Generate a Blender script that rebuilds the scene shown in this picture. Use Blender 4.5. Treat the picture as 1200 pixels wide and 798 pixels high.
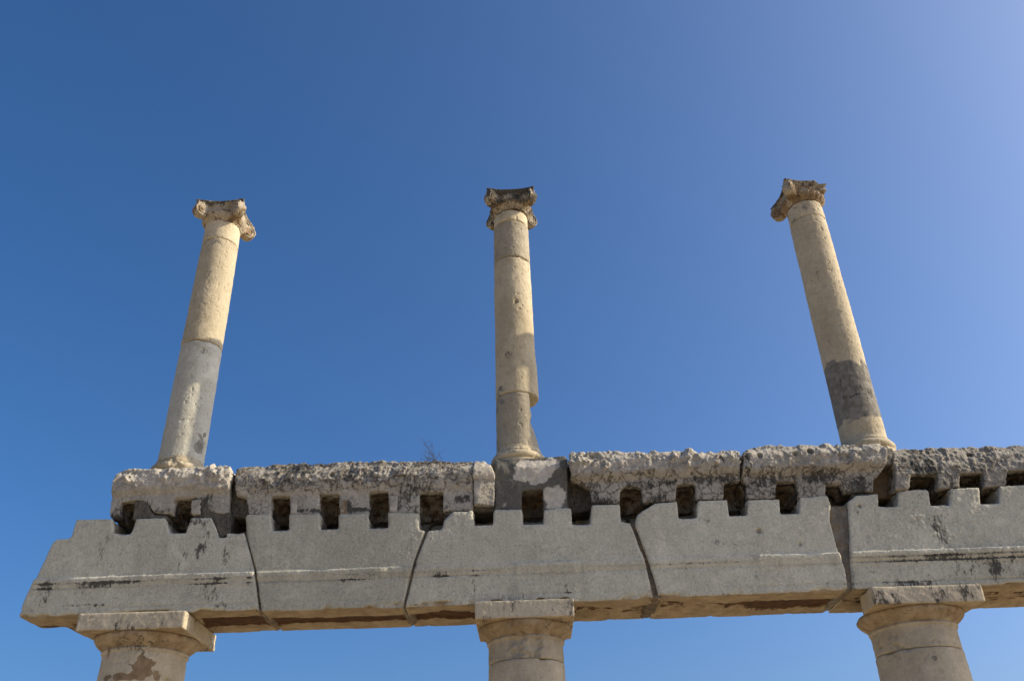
import bpy, bmesh, math, random
import numpy as np
from mathutils import Vector, Matrix

# ------------------------------------------------------------------ clear
for o in list(bpy.data.objects): bpy.data.objects.remove(o)
scene = bpy.context.scene
col = scene.collection

# ------------------------------------------------------------------ camera
cam_d = bpy.data.cameras.new('camera'); cam = bpy.data.objects.new('camera', cam_d); col.objects.link(cam)
scene.camera = cam
cam_d.sensor_width = 36.0; cam_d.sensor_fit = 'HORIZONTAL'
cam_d.lens = 1034.0 / 1200.0 * 36.0
cam_d.clip_start = 0.05; cam_d.clip_end = 5000.0
PIT, ROL = math.radians(31.5), math.radians(1.87)
c_, s_ = math.cos(ROL), math.sin(ROL)
vr = Vector((c_, s_*math.sin(PIT), -s_*math.cos(PIT)))
vu = Vector((s_, -c_*math.sin(PIT), c_*math.cos(PIT)))
vf = Vector((0, math.cos(PIT), math.sin(PIT)))
m = Matrix((vr, vu, -vf)).transposed().to_4x4()
m.translation = (0, 0, 1.6)
cam.matrix_world = m

# ------------------------------------------------------------------ daylight
SUN_EL, SUN_FRONT = math.radians(32.0), math.radians(0.4)      # sun on the right, a little in front of the facade
world = bpy.data.worlds.new('World'); scene.world = world; world.use_nodes = True
wt = world.node_tree; bg = wt.nodes['Background']
sky = wt.nodes.new('ShaderNodeTexSky'); sky.sky_type = 'NISHITA'; sky.sun_disc = False
sky.sun_elevation = SUN_EL; sky.sun_rotation = math.radians(90) + SUN_FRONT
sky.altitude = 0; sky.air_density = 0.75; sky.dust_density = 3.8; sky.ozone_density = 6.0
hs = wt.nodes.new('ShaderNodeHueSaturation'); hs.inputs['Saturation'].default_value = 1.18; hs.inputs['Hue'].default_value = 0.4985
wt.links.new(sky.outputs[0], hs.inputs['Color']); wt.links.new(hs.outputs[0], bg.inputs[0]); bg.inputs[1].default_value = 0.133
sd = bpy.data.lights.new('sun', 'SUN'); sd.energy = 4.8; sd.angle = math.radians(0.5); sd.color = (1.0, 0.89, 0.69)
so = bpy.data.objects.new('sun', sd); col.objects.link(so)
sdir = Vector((math.cos(SUN_EL)*math.cos(SUN_FRONT), -math.cos(SUN_EL)*math.sin(SUN_FRONT), math.sin(SUN_EL)))
so.rotation_euler = sdir.to_track_quat('Z', 'Y').to_euler(); so.location = (20, 0, 15)
scene.view_settings.view_transform = 'Standard'; scene.view_settings.look = 'None'
scene.view_settings.exposure = 0.46; scene.view_settings.gamma = 1.0
scene.view_settings.use_curve_mapping = False
scene.render.engine = 'CYCLES'

# ------------------------------------------------------------------ noise
rng = np.random.RandomState(7)
PERM = rng.permutation(256); PERM = np.concatenate([PERM, PERM, PERM])
GR = rng.normal(size=(256, 3)); GR /= np.linalg.norm(GR, axis=1)[:, None]
def perlin(p):
    i = np.floor(p).astype(int); f = p - i; i &= 255
    u = f*f*f*(f*(f*6-15)+10)
    r = 0
    for dx in (0, 1):
        wx = u[:, 0] if dx else 1-u[:, 0]
        for dy in (0, 1):
            wy = u[:, 1] if dy else 1-u[:, 1]
            for dz in (0, 1):
                wz = u[:, 2] if dz else 1-u[:, 2]
                h = PERM[PERM[PERM[i[:, 0]+dx]+i[:, 1]+dy]+i[:, 2]+dz]
                g = GR[h]
                r = r + wx*wy*wz*(g[:, 0]*(f[:, 0]-dx)+g[:, 1]*(f[:, 1]-dy)+g[:, 2]*(f[:, 2]-dz))
    return r*1.6
def fbm(p, s, o=4, seed=0., rough=.5):
    r = 0; a = 1; t = 0
    for k in range(o):
        r = r + a*perlin(p*s + seed*17.31 + k*5.7); t += a; a *= rough; s *= 2.03
    return r/t*1.4
def ss(a, b, x):
    t = np.clip((x-a)/(b-a), 0, 1); return t*t*(3-2*t)

# ------------------------------------------------------------------ materials
def stone(name, c1, c2, gr=1., dirt=(.035, .033, .028), rough=.9, bump=.5, spot=.0, pit=.35, lichen=.25, grain=60.):
    mt = bpy.data.materials.new(name); mt.use_nodes = True
    nt = mt.node_tree; N = nt.nodes; L = nt.links; bs = N['Principled BSDF']
    bs.inputs['Roughness'].default_value = rough
    bs.inputs['Specular IOR Level'].default_value = .2
    geo = N.new('ShaderNodeNewGeometry'); pos = geo.outputs['Position']
    def noise(scale, det=5, ro=.6, vec=pos, dist=0.):
        n = N.new('ShaderNodeTexNoise'); n.inputs['Scale'].default_value = scale
        n.inputs['Detail'].default_value = det; n.inputs['Roughness'].default_value = ro
        n.inputs['Distortion'].default_value = dist
        L.new(vec, n.inputs['Vector']); return n.outputs['Fac']
    def rmp(x, a, b, lo=0., hi=1.):
        r = N.new('ShaderNodeMapRange'); r.interpolation_type = 'SMOOTHSTEP'
        for k, v in zip(('From Min', 'From Max', 'To Min', 'To Max'), (a, b, lo, hi)): r.inputs[k].default_value = v
        L.new(x, r.inputs['Value']); return r.outputs['Result']
    def mth(op, a, b):
        q = N.new('ShaderNodeMath'); q.operation = op
        for i, v in enumerate((a, b)):
            if isinstance(v, (int, float)): q.inputs[i].default_value = v
            else: L.new(v, q.inputs[i])
        return q.outputs[0]
    def mix(f, a, b):
        q = N.new('ShaderNodeMix'); q.data_type = 'RGBA'
        L.new(f, q.inputs[0])
        for i, v in ((6, a), (7, b)):
            if isinstance(v, tuple): q.inputs[i].default_value = (*v, 1)
            else: L.new(v, q.inputs[i])
        return q.outputs[2]
    def attr(n):
        a = N.new('ShaderNodeAttribute'); a.attribute_name = n; return a.outputs['Fac']
    n_big = noise(1.7, 4); n_mid = noise(9, 6, .65); n_fine = noise(grain, 4, .7); n_sp = noise(34, 5, .7)
    c = mix(rmp(n_big, .35, .65), c1, c2)
    c = mix(rmp(n_mid, .35, .75, 0, .55), c, tuple(v*.72 for v in c1))
    c = mix(rmp(n_fine, .42, .66, 0, .6*gr), c, tuple(min(1, v*1.35) for v in c2))
    c = mix(rmp(n_sp, .50, .68, 0, .65*gr), c, tuple(v*.5 for v in c1))
    c = mix(rmp(noise(75, 4, .8),   .56, .70, 0, .6*gr), c, tuple(v*.38 for v in c1))
    c = mix(rmp(noise(3.2, 9, .72, dist=.5), .50, .72, 0, .45), c, tuple(min(.8, v*1.38) for v in c2))
    c = mix(rmp(noise(2.1, 9, .70, dist=.8), .52, .75, 0, .5), c, (c1[0]*.72, c1[1]*.66, c1[2]*.56))
    sv = N.new('ShaderNodeMapping'); sv.inputs['Scale'].default_value = (1, 1, .16); L.new(pos, sv.inputs['Vector'])
    c = mix(rmp(noise(8, 8, .72, vec=sv.outputs[0], dist=.3), .50, .72, 0, .38*gr), c, tuple(v*.60 for v in c1))
    oi = N.new('ShaderNodeObjectInfo'); tint = rmp(oi.outputs['Random'], 0, 1, .87, 1.10)
    tm = N.new('ShaderNodeVectorMath'); tm.operation = 'SCALE'; L.new(c, tm.inputs[0]); L.new(tint, tm.inputs['Scale']); c = tm.outputs[0]
    def layer(c, name, colA, colB, k=1.2, ns=14, a=.42, b=.58, fac=1.):
        n = noise(ns, 7, .68, dist=.3)
        mk = rmp(mth('ADD', attr(name), mth('MULTIPLY', mth('SUBTRACT', n, .5), k)), a, b, 0, fac)
        mk = mth('MULTIPLY', mk, rmp(attr(name), 0.02, .2))
        cc = mix(rmp(noise(ns*1.7, 4), .35, .65), colA, colB)
        return mix(mk, c, cc)
    c = layer(c, 'ochre', (.37, .275, .165), (.24, .165, .09), k=1.5, ns=4.5, a=.15, b=.8, fac=.85)
    c = layer(c, 'mortar', (.25, .225, .185), (.155, .138, .11), k=1.3, ns=9)
    c = layer(c, 'warm', (.27, .19, .11), (.20, .135, .075), k=.9, ns=10)
    c = layer(c, 'pale', (.62, .555, .46), (.50, .45, .36), k=.9, ns=12)
    c = layer(c, 'rust', (.11, .05, .02), (.06, .03, .016), k=1.1, ns=8)
    # network of dark weathered veins
    nv = N.new('ShaderNodeTexNoise'); nv.inputs['Scale'].default_value = 9; nv.inputs['Detail'].default_value = 5; L.new(pos, nv.inputs['Vector'])
    dv = N.new('ShaderNodeVectorMath'); dv.operation = 'MULTIPLY_ADD'; L.new(nv.outputs['Color'], dv.inputs[0]); dv.inputs[1].default_value = (.16, .16, .16); L.new(pos, dv.inputs[2])
    ve = N.new('ShaderNodeTexVoronoi'); ve.feature = 'DISTANCE_TO_EDGE'; ve.inputs['Scale'].default_value = 9; L.new(dv.outputs[0], ve.inputs['Vector'])
    vm = mth('MULTIPLY', rmp(ve.outputs['Distance'], .0, .13, 1., 0.), rmp(mth('ADD', attr('crack'), mth('MULTIPLY', mth('SUBTRACT', noise(5, 5, .7), .5), 1.6)), .35, .8))
    vm = mth('MULTIPLY', vm, rmp(noise(38, 5, .75), .36, .56))
    c = mix(mth('MULTIPLY', vm, rmp(attr('crack'), .02, .1, 0, .9)), c, mix(rmp(noise(4, 3), .4, .6), (.055, .042, .028), (.10, .068, .04)))
    sc = N.new('ShaderNodeMapping'); sc.inputs['Scale'].default_value = (1, 1, .40); L.new(pos, sc.inputs['Vector'])
    sn = mth('ADD', mth('MULTIPLY', noise(15, 10, .8, vec=sc.outputs[0], dist=.6), .5), mth('MULTIPLY', noise(34, 6, .8, vec=sc.outputs[0]), .5))
    st = rmp(mth('ADD', attr('stain'), mth('MULTIPLY', mth('SUBTRACT', sn, .5), 3.2)), .50, .76, 0, .92)
    st = mth('MULTIPLY', st, rmp(attr('stain'), 0.02, .3))
    c = mix(st, c, mix(rmp(noise(40, 4), .35, .65), dirt, tuple(v*2.2 for v in dirt)))
    gl = mth('MULTIPLY', rmp(noise(2.3, 3), .45, .7), rmp(noise(22, 6, .75, dist=.6), .56, .66))
    c = mix(mth('MULTIPLY', gl, lichen), c, dirt)
    L.new(c, bs.inputs['Base Color'])
    vo = N.new('ShaderNodeTexVoronoi'); vo.inputs['Scale'].default_value = 45; L.new(pos, vo.inputs['Vector'])
    pits = mth('MULTIPLY', rmp(vo.outputs['Distance'], .0, .35, -1., 0.), mth('MULTIPLY', rmp(noise(7, 3), .45, .65), pit))
    h = mth('ADD', mth('MULTIPLY', noise(90, 5, .75), .8), mth('ADD', pits, mth('MULTIPLY', noise(28, 5, .7), 1.2)))
    bp = N.new('ShaderNodeBump'); bp.inputs['Strength'].default_value = bump; bp.inputs['Distance'].default_value = .02
    L.new(h, bp.inputs['Height']); L.new(bp.outputs[0], bs.inputs['Normal'])
    return mt
M_ARCH = stone('grey_limestone', (.485, .452, .355), (.575, .540, .43), bump=.75, gr=.7, lichen=.5)
M_FRZ = stone('weathered_limestone', (.37, .33, .27), (.47, .43, .355), bump=1.0, gr=.8, lichen=.5)
M_COL = stone('cream_travertine', (.435, .362, .238), (.51, .425, .29), bump=.35, lichen=.2, pit=.6, gr=.35)
M_CAP = stone('carved_travertine', (.34, .28, .19), (.44, .37, .27), bump=.7, lichen=.6)
M_MORT = stone('old_mortar', (.11, .092, .07), (.17, .145, .11), bump=.9, lichen=.9)
M_LOW = stone('stuccoed_stone', (.42, .355, .25), (.49, .42, .305), bump=.35, lichen=.3, gr=.35)

# ------------------------------------------------------------------ mesh helpers
ATT = ('stain', 'mortar', 'rust', 'pale', 'ochre', 'warm', 'crack')
def link_mesh(name, V, F, mat, parent=None, attrs=None, smooth=True, base=(0, 0, 0)):
    """V in world metres; base = parent's location"""
    V = np.asarray(V, dtype=np.float64) - np.array(base)
    me = bpy.data.meshes.new(name)
    F = list(F) if not isinstance(F, np.ndarray) else F
    me.from_pydata(V.tolist(), [], F.tolist() if isinstance(F, np.ndarray) else F)
    me.validate(); me.update()
    if attrs:
        for k, v in attrs.items():
            a = me.attributes.new(k, 'FLOAT', 'POINT'); a.data.foreach_set('value', np.asarray(v, dtype=np.float32))
    me.polygons.foreach_set('use_smooth', [smooth]*len(me.polygons))
    me.materials.append(mat)
    o = bpy.data.objects.new(name, me); col.objects.link(o)
    if parent: o.parent = parent
    return o
def root(name, loc, label, cat, group=None):
    o = bpy.data.objects.new(name, None); o.location = loc; col.objects.link(o)
    o.empty_display_size = .2
    o['label'] = label; o['category'] = cat
    o['kind'] = 'thing'
    if group: o['group'] = group
    return o
def prism(bm, pts, y0, y1):
    a = [bm.verts.new((x, y0, z)) for x, z in pts]; b = [bm.verts.new((x, y1, z)) for x, z in pts]
    n = len(pts)
    bm.faces.new(a); bm.faces.new(b[::-1])
    for i in range(n): bm.faces.new((a[i], b[i], b[(i+1) % n], a[(i+1) % n]))
def box(bm, x0, x1, y0, y1, z0, z1):
    prism(bm, [(x0, z0), (x1, z0), (x1, z1), (x0, z1)], y0, y1)
def voxel(bm, vs, smooth_it=10):
    """watertight dense mesh of everything in bm: verts, smoothed verts, normals, faces"""
    bmesh.ops.recalc_face_normals(bm, faces=bm.faces)
    bmesh.ops.triangulate(bm, faces=bm.faces[:])
    me = bpy.data.meshes.new('tmp'); bm.to_mesh(me); bm.free()
    o = bpy.data.objects.new('tmp', me); col.objects.link(o)
    r = o.modifiers.new('r', 'REMESH'); r.mode = 'VOXEL'; r.voxel_size = vs
    s = o.modifiers.new('s', 'SMOOTH'); s.factor = .5; s.iterations = 1
    out = []
    for it in (1, smooth_it):
        s.iterations = it
        bpy.context.view_layer.update()
        dg = bpy.context.evaluated_depsgraph_get(); e = o.evaluated_get(dg); mm = e.to_mesh()
        V = np.empty(len(mm.vertices)*3); mm.vertices.foreach_get('co', V); V = V.reshape(-1, 3)
        Nn = np.empty(len(mm.vertices)*3); mm.vertex_normals.foreach_get('vector', Nn)
        Fs = [tuple(p.vertices) for p in mm.polygons] if not out else None
        out.append((V, Nn.reshape(-1, 3), Fs)); e.to_mesh_clear()
    bpy.data.objects.remove(o); bpy.data.meshes.remove(me)
    return out[0][0], out[1][0], out[1][1], out[0][2]
def erode(V, S, N, wear=.5, seed=0., fine=.002, mid=.004, fm=14., chips=1.):
    """worn, irregular edges + surface roughness"""
    w = np.clip(wear + fbm(V, 7, 4, seed)*1.1, 0, 1.0)[:, None]
    P = V + (S-V)*w
    conv = np.clip(((V-S)*N).sum(1)/.006, 0, 1)          # convex edges
    ch = ss(.18, .5, fbm(V, 5.5, 4, seed+3)) * conv*.03*chips
    P = P - N*ch[:, None]
    P = P + N*(fbm(V, fm, 4, seed+1)*mid + fbm(V, 45, 3, seed+2)*fine)[:, None]
    return P, conv
def blobs(V, lst, ax=(0, 2)):
    """soft ellipses on the x-z face: (x, z, rx, rz, strength)"""
    r = np.zeros(len(V))
    wx = fbm(V, 4.5, 4, 71)*.10; wz = fbm(V, 4.5, 4, 73)*.10
    for (x, z), rx, rz, s in lst:
        d = np.sqrt(((V[:, ax[0]]-x+wx*min(1, rx*6))/(rx*1.15))**2 + ((V[:, ax[1]]-z+wz*min(1, rz*6))/(rz*1.15))**2)
        r = np.maximum(r, s*(1-ss(.1, 1.3, d)))
    return r
def pits(P, V, N, lst, y=8.12):
    for (x, z), r, dep in lst:
        d = np.sqrt((V[:, 0]-x)**2 + (V[:, 2]-z)**2)
        k = (1-ss(r*.5, r, d))*(V[:, 1] < y+.2)
        P = P + np.array([0, 1, 0])*(k*dep)[:, None]
    return P

YF = 8.12                       # plane of the facade
# ------------------------------------------------------------------ ground
def ground():
    n = 60
    V = []; F = []
    xs = np.sign(np.linspace(-1, 1, n))*np.abs(np.linspace(-1, 1, n))**3*1500
    for j in range(n):
        for i in range(n): V.append((xs[i], xs[j]+8, 0))
    V = np.array(V)
    for j in range(n-1):
        for i in range(n-1):
            a = j*n+i; F.append((a, a+1, a+n+1, a+n))
    V[:, 2] += fbm(V, .12, 3)*.05 - .03
    mt = stone('packed_earth', (.36, .29, .19), (.44, .36, .25), bump=.5, lichen=0., grain=20)
    o = link_mesh('ground', V, F, mt); o['kind'] = 'structure'
ground()

# ------------------------------------------------------------------ architrave
arch = root('architrave', (0, 8.5, 3.77), 'long grey stone architrave with notched top edge, carried by the three thick lower columns', 'architrave')
AB = (0, 8.5, 3.77)
def fascia(V, seed, amp=1.):
    z = V[:, 2] + fbm(V*np.array([1, 0, 0]), .8, 2, seed)*.006
    X = V[:, 0]; rng_ = lambda a, b: ss(a-.05, a+.05, X)*(1-ss(b-.05, b+.05, X))
    wear = np.clip(rng_(-4.6, -1.25) + rng_(-.05, .55) + rng_(2.2, 3.0) + rng_(3.0, 9), .15, 1)*(.6+.4*ss(-.35, .1, fbm(V*np.array([1, 1, .2]), 1.6, 3, seed+5)))
    p = .018*wear*(1-ss(4.130, 4.137, z)) + .004*(1-ss(4.13, 4.14, z))
    p = p - .010*(1-ss(4.062, 4.070, z)) - .008*wear*(1-ss(4.012, 4.02, z))
    for zg, dg in ((4.078, .010), (4.036, .012)): p = p - dg*np.exp(-((z-zg)/.006)**2)
    p = p - .008*np.exp(-((z-3.845)/.006)**2)*wear
    return p*amp
A_STAIN = [ (((-2.981, 4.397)), .10, .20, .62), ((-2.903, 3.989), .18, .20, .60), ((-3.165, 4.279), .10, .2, .42), ((-3.084, 4.637), .25, .06, .6),
 ((-3.969, 4.388), .06, .22, .62), ((-4.407, 3.998), .10, .16, .75), ((-4.0, 3.875), .35, .02, .75), ((-3.804, 4.066), .4, .03, .65), ((-2.721, 3.826), .3, .05, .6),
 ((-4.352, 4.36), .10, .25, .45), ((-2.766, 4.307), .05, .22, .5), ((-2.508, 4.184), .04, .45, .55),
 ((-0.427, 4.147), .02, .50, .36), ((-0.42, 3.907), .05, .15, .7), ((0.492, 4.036), .03, .3, .40), ((0.461, 3.918), .08, .10, .68), ((-0.077, 3.818), .4, .04, .6),
 ((-1.577, 4.024), .25, .02, .75), ((-0.745, 4.045), .12, .03, .7), ((1.049, 3.735), .25, .04, .7), ((1.756, 3.782), .3, .02, .8),
 ((3.988, 4.312), .15, .28, .58), ((4.133, 4.036), .7, .05, .52), ((4.18, 3.931), .6, .12, .45), ((3.637, 3.814), .35, .05, .65), ((4.344, 3.949), .3, .15, .6),
 ((3.23, 4.524), .06, .1, .5), ((3.007, 3.796), .1, .08, .7), ((-0.975, 3.77), .12, .05, .7) ]
A_PIT = [((2.279, 4.37), .03, .03), ((2.639, 4.225), .022, .02), ((3.285, 4.583), .022, .03)]
def arch_block(poly, seed, label, ochre=.55, mid=.0012, amp=1., backx=None, lo=0., stain=0., warm=0.):
    bm = bmesh.new()
    prism(bm, poly, YF, 8.50)
    xs = [p[0] for p in poly]
    top = [p for p in poly if p[1] > 4.3]
    zb = [p for p in poly if p[1] < 3.9]
    x0b = min(zb)[0]; x1b = max(zb)[0]; x0t = min(top)[0]; x1t = max(top)[0]
    prism(bm, [(x0b+lo, 3.775), (x1b, 3.775), (x1t, 4.655), (x0t, 4.655)], 8.47, 8.90)
    V, S, N, F = voxel(bm, .0098, 8)
    P, conv = erode(V, S, N, .15, seed, mid=mid, fine=.0028); P = P + N*.004
    front = 1-ss(.0, .05, V[:, 1]-YF)
    P[:, 1] -= fascia(V, seed, amp)*front
    P[:, 1] += fbm(V, 1.0, 2, seed)*.004
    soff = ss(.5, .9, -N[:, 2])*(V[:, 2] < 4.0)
    # rough, hollowed underside with a long channel
    P[:, 2] += soff*(.020*ss(-.1, .4, fbm(V*np.array([.5, 1, 1]), 3, 4, seed+9)))
    ch = np.exp(-((V[:, 1]-(8.54+.02*np.sin(V[:, 0]*3)+fbm(V, 3, 4, seed+4)*.06))/(.17+.08*fbm(V*np.array([1, 0, 0]), 1.1, 2, seed+5)))**4)
    P[:, 2] += soff*ch*.030*(V[:, 0] > -3.0)*(np.abs(V[:, 0]-.03) > .5)
    # bruised lower arris
    ar = (1-ss(0, .05, np.abs(V[:, 2]-3.77)+np.abs(V[:, 1]-YF)))*ss(-.1, .45, fbm(V, 3, 4, seed+6))
    P += np.array([0, .03, .028])*ar[:, None]
    P = pits(P, V, N, A_PIT)
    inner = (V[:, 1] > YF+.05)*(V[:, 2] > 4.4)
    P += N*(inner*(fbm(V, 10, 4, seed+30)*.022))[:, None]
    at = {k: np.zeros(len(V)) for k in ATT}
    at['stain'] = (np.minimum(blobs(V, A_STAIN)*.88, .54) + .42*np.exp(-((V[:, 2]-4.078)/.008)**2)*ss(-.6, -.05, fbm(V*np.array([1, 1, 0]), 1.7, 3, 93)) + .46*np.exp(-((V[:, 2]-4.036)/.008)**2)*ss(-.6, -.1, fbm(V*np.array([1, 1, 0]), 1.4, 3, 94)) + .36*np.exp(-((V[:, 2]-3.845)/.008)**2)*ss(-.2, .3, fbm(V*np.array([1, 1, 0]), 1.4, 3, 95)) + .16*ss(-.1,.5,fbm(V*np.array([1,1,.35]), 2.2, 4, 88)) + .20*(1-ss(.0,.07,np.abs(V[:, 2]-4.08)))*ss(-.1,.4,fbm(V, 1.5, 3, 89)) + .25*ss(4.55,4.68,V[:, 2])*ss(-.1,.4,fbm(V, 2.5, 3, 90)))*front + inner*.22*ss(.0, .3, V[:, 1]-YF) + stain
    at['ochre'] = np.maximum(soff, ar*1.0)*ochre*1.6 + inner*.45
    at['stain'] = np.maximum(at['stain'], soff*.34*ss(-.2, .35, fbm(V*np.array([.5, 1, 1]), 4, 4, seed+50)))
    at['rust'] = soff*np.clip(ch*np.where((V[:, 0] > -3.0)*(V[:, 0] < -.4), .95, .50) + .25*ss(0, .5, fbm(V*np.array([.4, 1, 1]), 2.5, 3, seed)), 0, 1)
    at['warm'] = blobs(V, [((-0.218, 3.799), .07, .02, .9), ((0.18, 3.794), .05, .02, .9), ((0.414, 3.787), .07, .025, .9), ((1.218, 3.854), .10, .08, .5)])*front + warm
    at['crack'] = (.12+warm)*front
    at['mortar'] = .34*ss(-.05, .5, fbm(V*np.array([1, 1, .6]), 1.8, 4, 96))*front
    at['pale'] = .36*ss(.05, .5, fbm(V*np.array([1, 1, .6]), 2.2, 4, 97))*front
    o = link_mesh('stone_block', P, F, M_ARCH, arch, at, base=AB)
    if label: o['label'] = label
    return o
arch_block([(-4.591, 3.794), (-4.573, 3.964), (-4.51, 4.185), (-4.446, 4.479), (-4.413, 4.512), (-4.291, 4.516), (-4.276, 4.592), (-4.269, 4.703), (-3.929, 4.7), (-3.89, 4.553), (-3.716, 4.539), (-3.688, 4.692), (-3.415, 4.691), (-3.346, 4.535), (-3.182, 4.529), (-3.158, 4.682), (-2.967, 4.676), (-2.911, 4.58), (-2.863, 4.477), (-2.781, 4.474), (-2.787, 4.516), (-2.623, 4.511), (-2.491, 4.175), (-2.394, 3.769), (-3.197, 3.772), (-3.981, 3.789), (-4.524, 3.776)], 1, 'slanting broken end block', lo=.28)
arch_block([(-2.599, 4.51), (-2.628, 4.673), (-2.615, 4.698), (-2.391, 4.691), (-2.364, 4.527), (-2.192, 4.53), (-2.208, 4.685), (-1.919, 4.683), (-1.897, 4.52), (-1.717, 4.522), (-1.729, 4.677), (-1.447, 4.667), (-1.431, 4.521), (-1.242, 4.515), (-1.249, 4.669), (-0.96, 4.659), (-0.948, 4.488), (-0.89, 4.477), (-0.988, 4.207), (-1.083, 3.758), (-1.715, 3.763), (-2.362, 3.768), (-2.467, 4.174)], 2, None)
arch_block([(-0.857, 4.476), (-0.727, 4.489), (-0.704, 4.59), (-0.631, 4.657), (-0.433, 4.667), (-0.425, 4.512), (-0.237, 4.515), (-0.226, 4.669), (0.037, 4.66), (0.04, 4.505), (0.245, 4.507), (0.26, 4.652), (0.516, 4.66), (0.513, 4.489), (0.693, 4.491), (0.723, 4.679), (0.987, 4.679), (0.98, 4.507), (1.068, 4.487), (1.169, 4.135), (1.209, 3.776), (1.091, 3.765), (-0.078, 3.764), (-1.052, 3.757), (-0.956, 4.206)], 3, None)
arch_block([(1.117, 4.486), (1.159, 4.578), (1.334, 4.676), (1.541, 4.686), (1.536, 4.514), (1.716, 4.516), (1.748, 4.688), (2.029, 4.687), (2.02, 4.523), (2.2, 4.525), (2.234, 4.68), (2.531, 4.678), (2.511, 4.523), (2.699, 4.525), (2.74, 4.688), (2.998, 4.697), (3.014, 4.618), (2.969, 4.448), (2.979, 4.197), (3.007, 3.969), (2.995, 3.812), (2.965, 3.781), (2.106, 3.778), (1.271, 3.774), (1.25, 3.932), (1.197, 4.175)], 4, None, ochre=.7)
pe = [(3.189, 4.629), (3.276, 4.687), (3.485, 4.698), (3.462, 4.568), (3.649, 4.562), (3.699, 4.725), (3.991, 4.733), (3.96, 4.56), (4.149, 4.562), (4.204, 4.725), (4.48, 4.733), (4.443, 4.56), (4.625, 4.563), (4.687, 4.735), (4.972, 4.743)]
x = pe[-1][0]
for k in range(6):
    pe += [(x+.01, 4.52), (x+.19, 4.52), (x+.20, 4.68), (x+.46, 4.68)]; x += .47
pe += [(x-.1, 3.78)] + [(3.046, 3.794), (3.077, 4.031), (3.143, 4.358)]
arch_block(pe, 5, 'browner rough block with black stains', mid=.004, amp=1.7, stain=.10, warm=.22)

def filler(name, poly, y0, y1, parent, base, mat, seed, vs=.012, mid=.008, at=None, label=None, wear=.4):
    bm = bmesh.new(); prism(bm, poly, y0, y1)
    V, S, N, F = voxel(bm, vs, 8)
    P, cv = erode(V, S, N, wear, seed, mid=mid, fm=10)
    a = {k: np.zeros(len(V)) for k in ATT}
    for k, v in (at or {}).items(): a[k] = a[k] + v
    o = link_mesh(name, P, F, mat, parent, a, base=base)
    if label: o['label'] = label
    return o
for i, (pl, y0) in enumerate([
    ([(-2.641, 4.52), (-2.575, 4.517), (-2.443, 4.174), (-2.348, 3.783), (-2.425, 3.77), (-2.523, 4.176)], YF+.018),
    ([(-0.923, 4.478), (-0.825, 4.484), (-0.932, 4.205), (-1.014, 3.779), (-1.107, 3.774), (-1.012, 4.207)], YF+.018),
    ([(1.036, 4.497), (1.15, 4.493), (1.221, 4.174), (1.303, 3.781), (1.169, 3.77), (1.129, 4.136)], YF+.022),
    ([(2.953, 4.603), (3.218, 4.611), (3.119, 4.111), (3.062, 3.794), (2.95, 3.782), (2.968, 4.075)], YF+.022)]):
    filler('mortar_joint', pl, y0, 8.86, arch, AB, M_MORT, 20+i, at={'mortar': .75 if i == 3 else .35, 'warm': .45})

# ------------------------------------------------------------------ upper course
FB = (0, 8.5, 4.70)
frz = root('frieze', (0, 8.5, 4.70), 'rough weathered upper course of stones with square beam sockets, lying on the grey architrave', 'frieze')
F_STAIN = [((-3.538, 4.773), .35, .05, .55), ((-3.087, 4.81), .15, .12, .75), ((-3.63, 4.82), .08, .10, .7), ((-3.869, 4.767), .1, .15, .6),
 ((-2.319, 5.023), .3, .12, .50), ((-2.121, 5.153), .35, .10, .58), ((-2.579, 5.078), .2, .12, .50), ((-1.565, 5.088), .45, .12, .5), ((-1.708, 4.728), 1.0, .03, .72), ((-1.05, 4.89), .25, .16, .55),
 ((-0.548, 4.802), .11, .07, .85), ((-0.889, 5.128), .3, .05, .5), ((-0.677, 5.194), .4, .04, .7), ((-2.168, 4.779), .06, .10, .5), ((-1.628, 4.778), .05, .1, .7),((-1.129, 4.761), .05, .1, .6),
 ((0.777, 4.739), .18, .12, .62), ((0.704, 4.873), .2, .06, .6), ((1.333, 4.887), .5, .06, .55), ((1.919, 4.894), .4, .08, .62), ((1.398, 4.735), .15, .07, .6), ((2.126, 4.78), .12, .2, .65), ((2.036, 5.116), .12, .08, .5),
 ((2.464, 4.901), .4, .10, .62), ((2.278, 5.043), .05, .3, .7), ((2.921, 4.885), .35, .12, .68), ((3.319, 4.8), .2, .14, .75), ((2.889, 5.141), .2, .05, .5), ((2.643, 4.744), .4, .05, .6),
 ((3.992, 4.983), .17, .14, .85), ((4.02, 5.147), .14, .08, .7), ((4.245, 4.839), .2, .10, .6), ((4.575, 4.963), .5, .12, .50), ((4.909, 5.088), .3, .1, .5)]
F_PIT = [((2.41, 5.121), .028, .05), ((2.759, 5.127), .028, .05), ((2.916, 5.149), .035, .05), ((-1.827, 5.088), .03, .05), ((4.535, 5.11), .035, .06), ((1.965, 5.036), .025, .03)]
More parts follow.
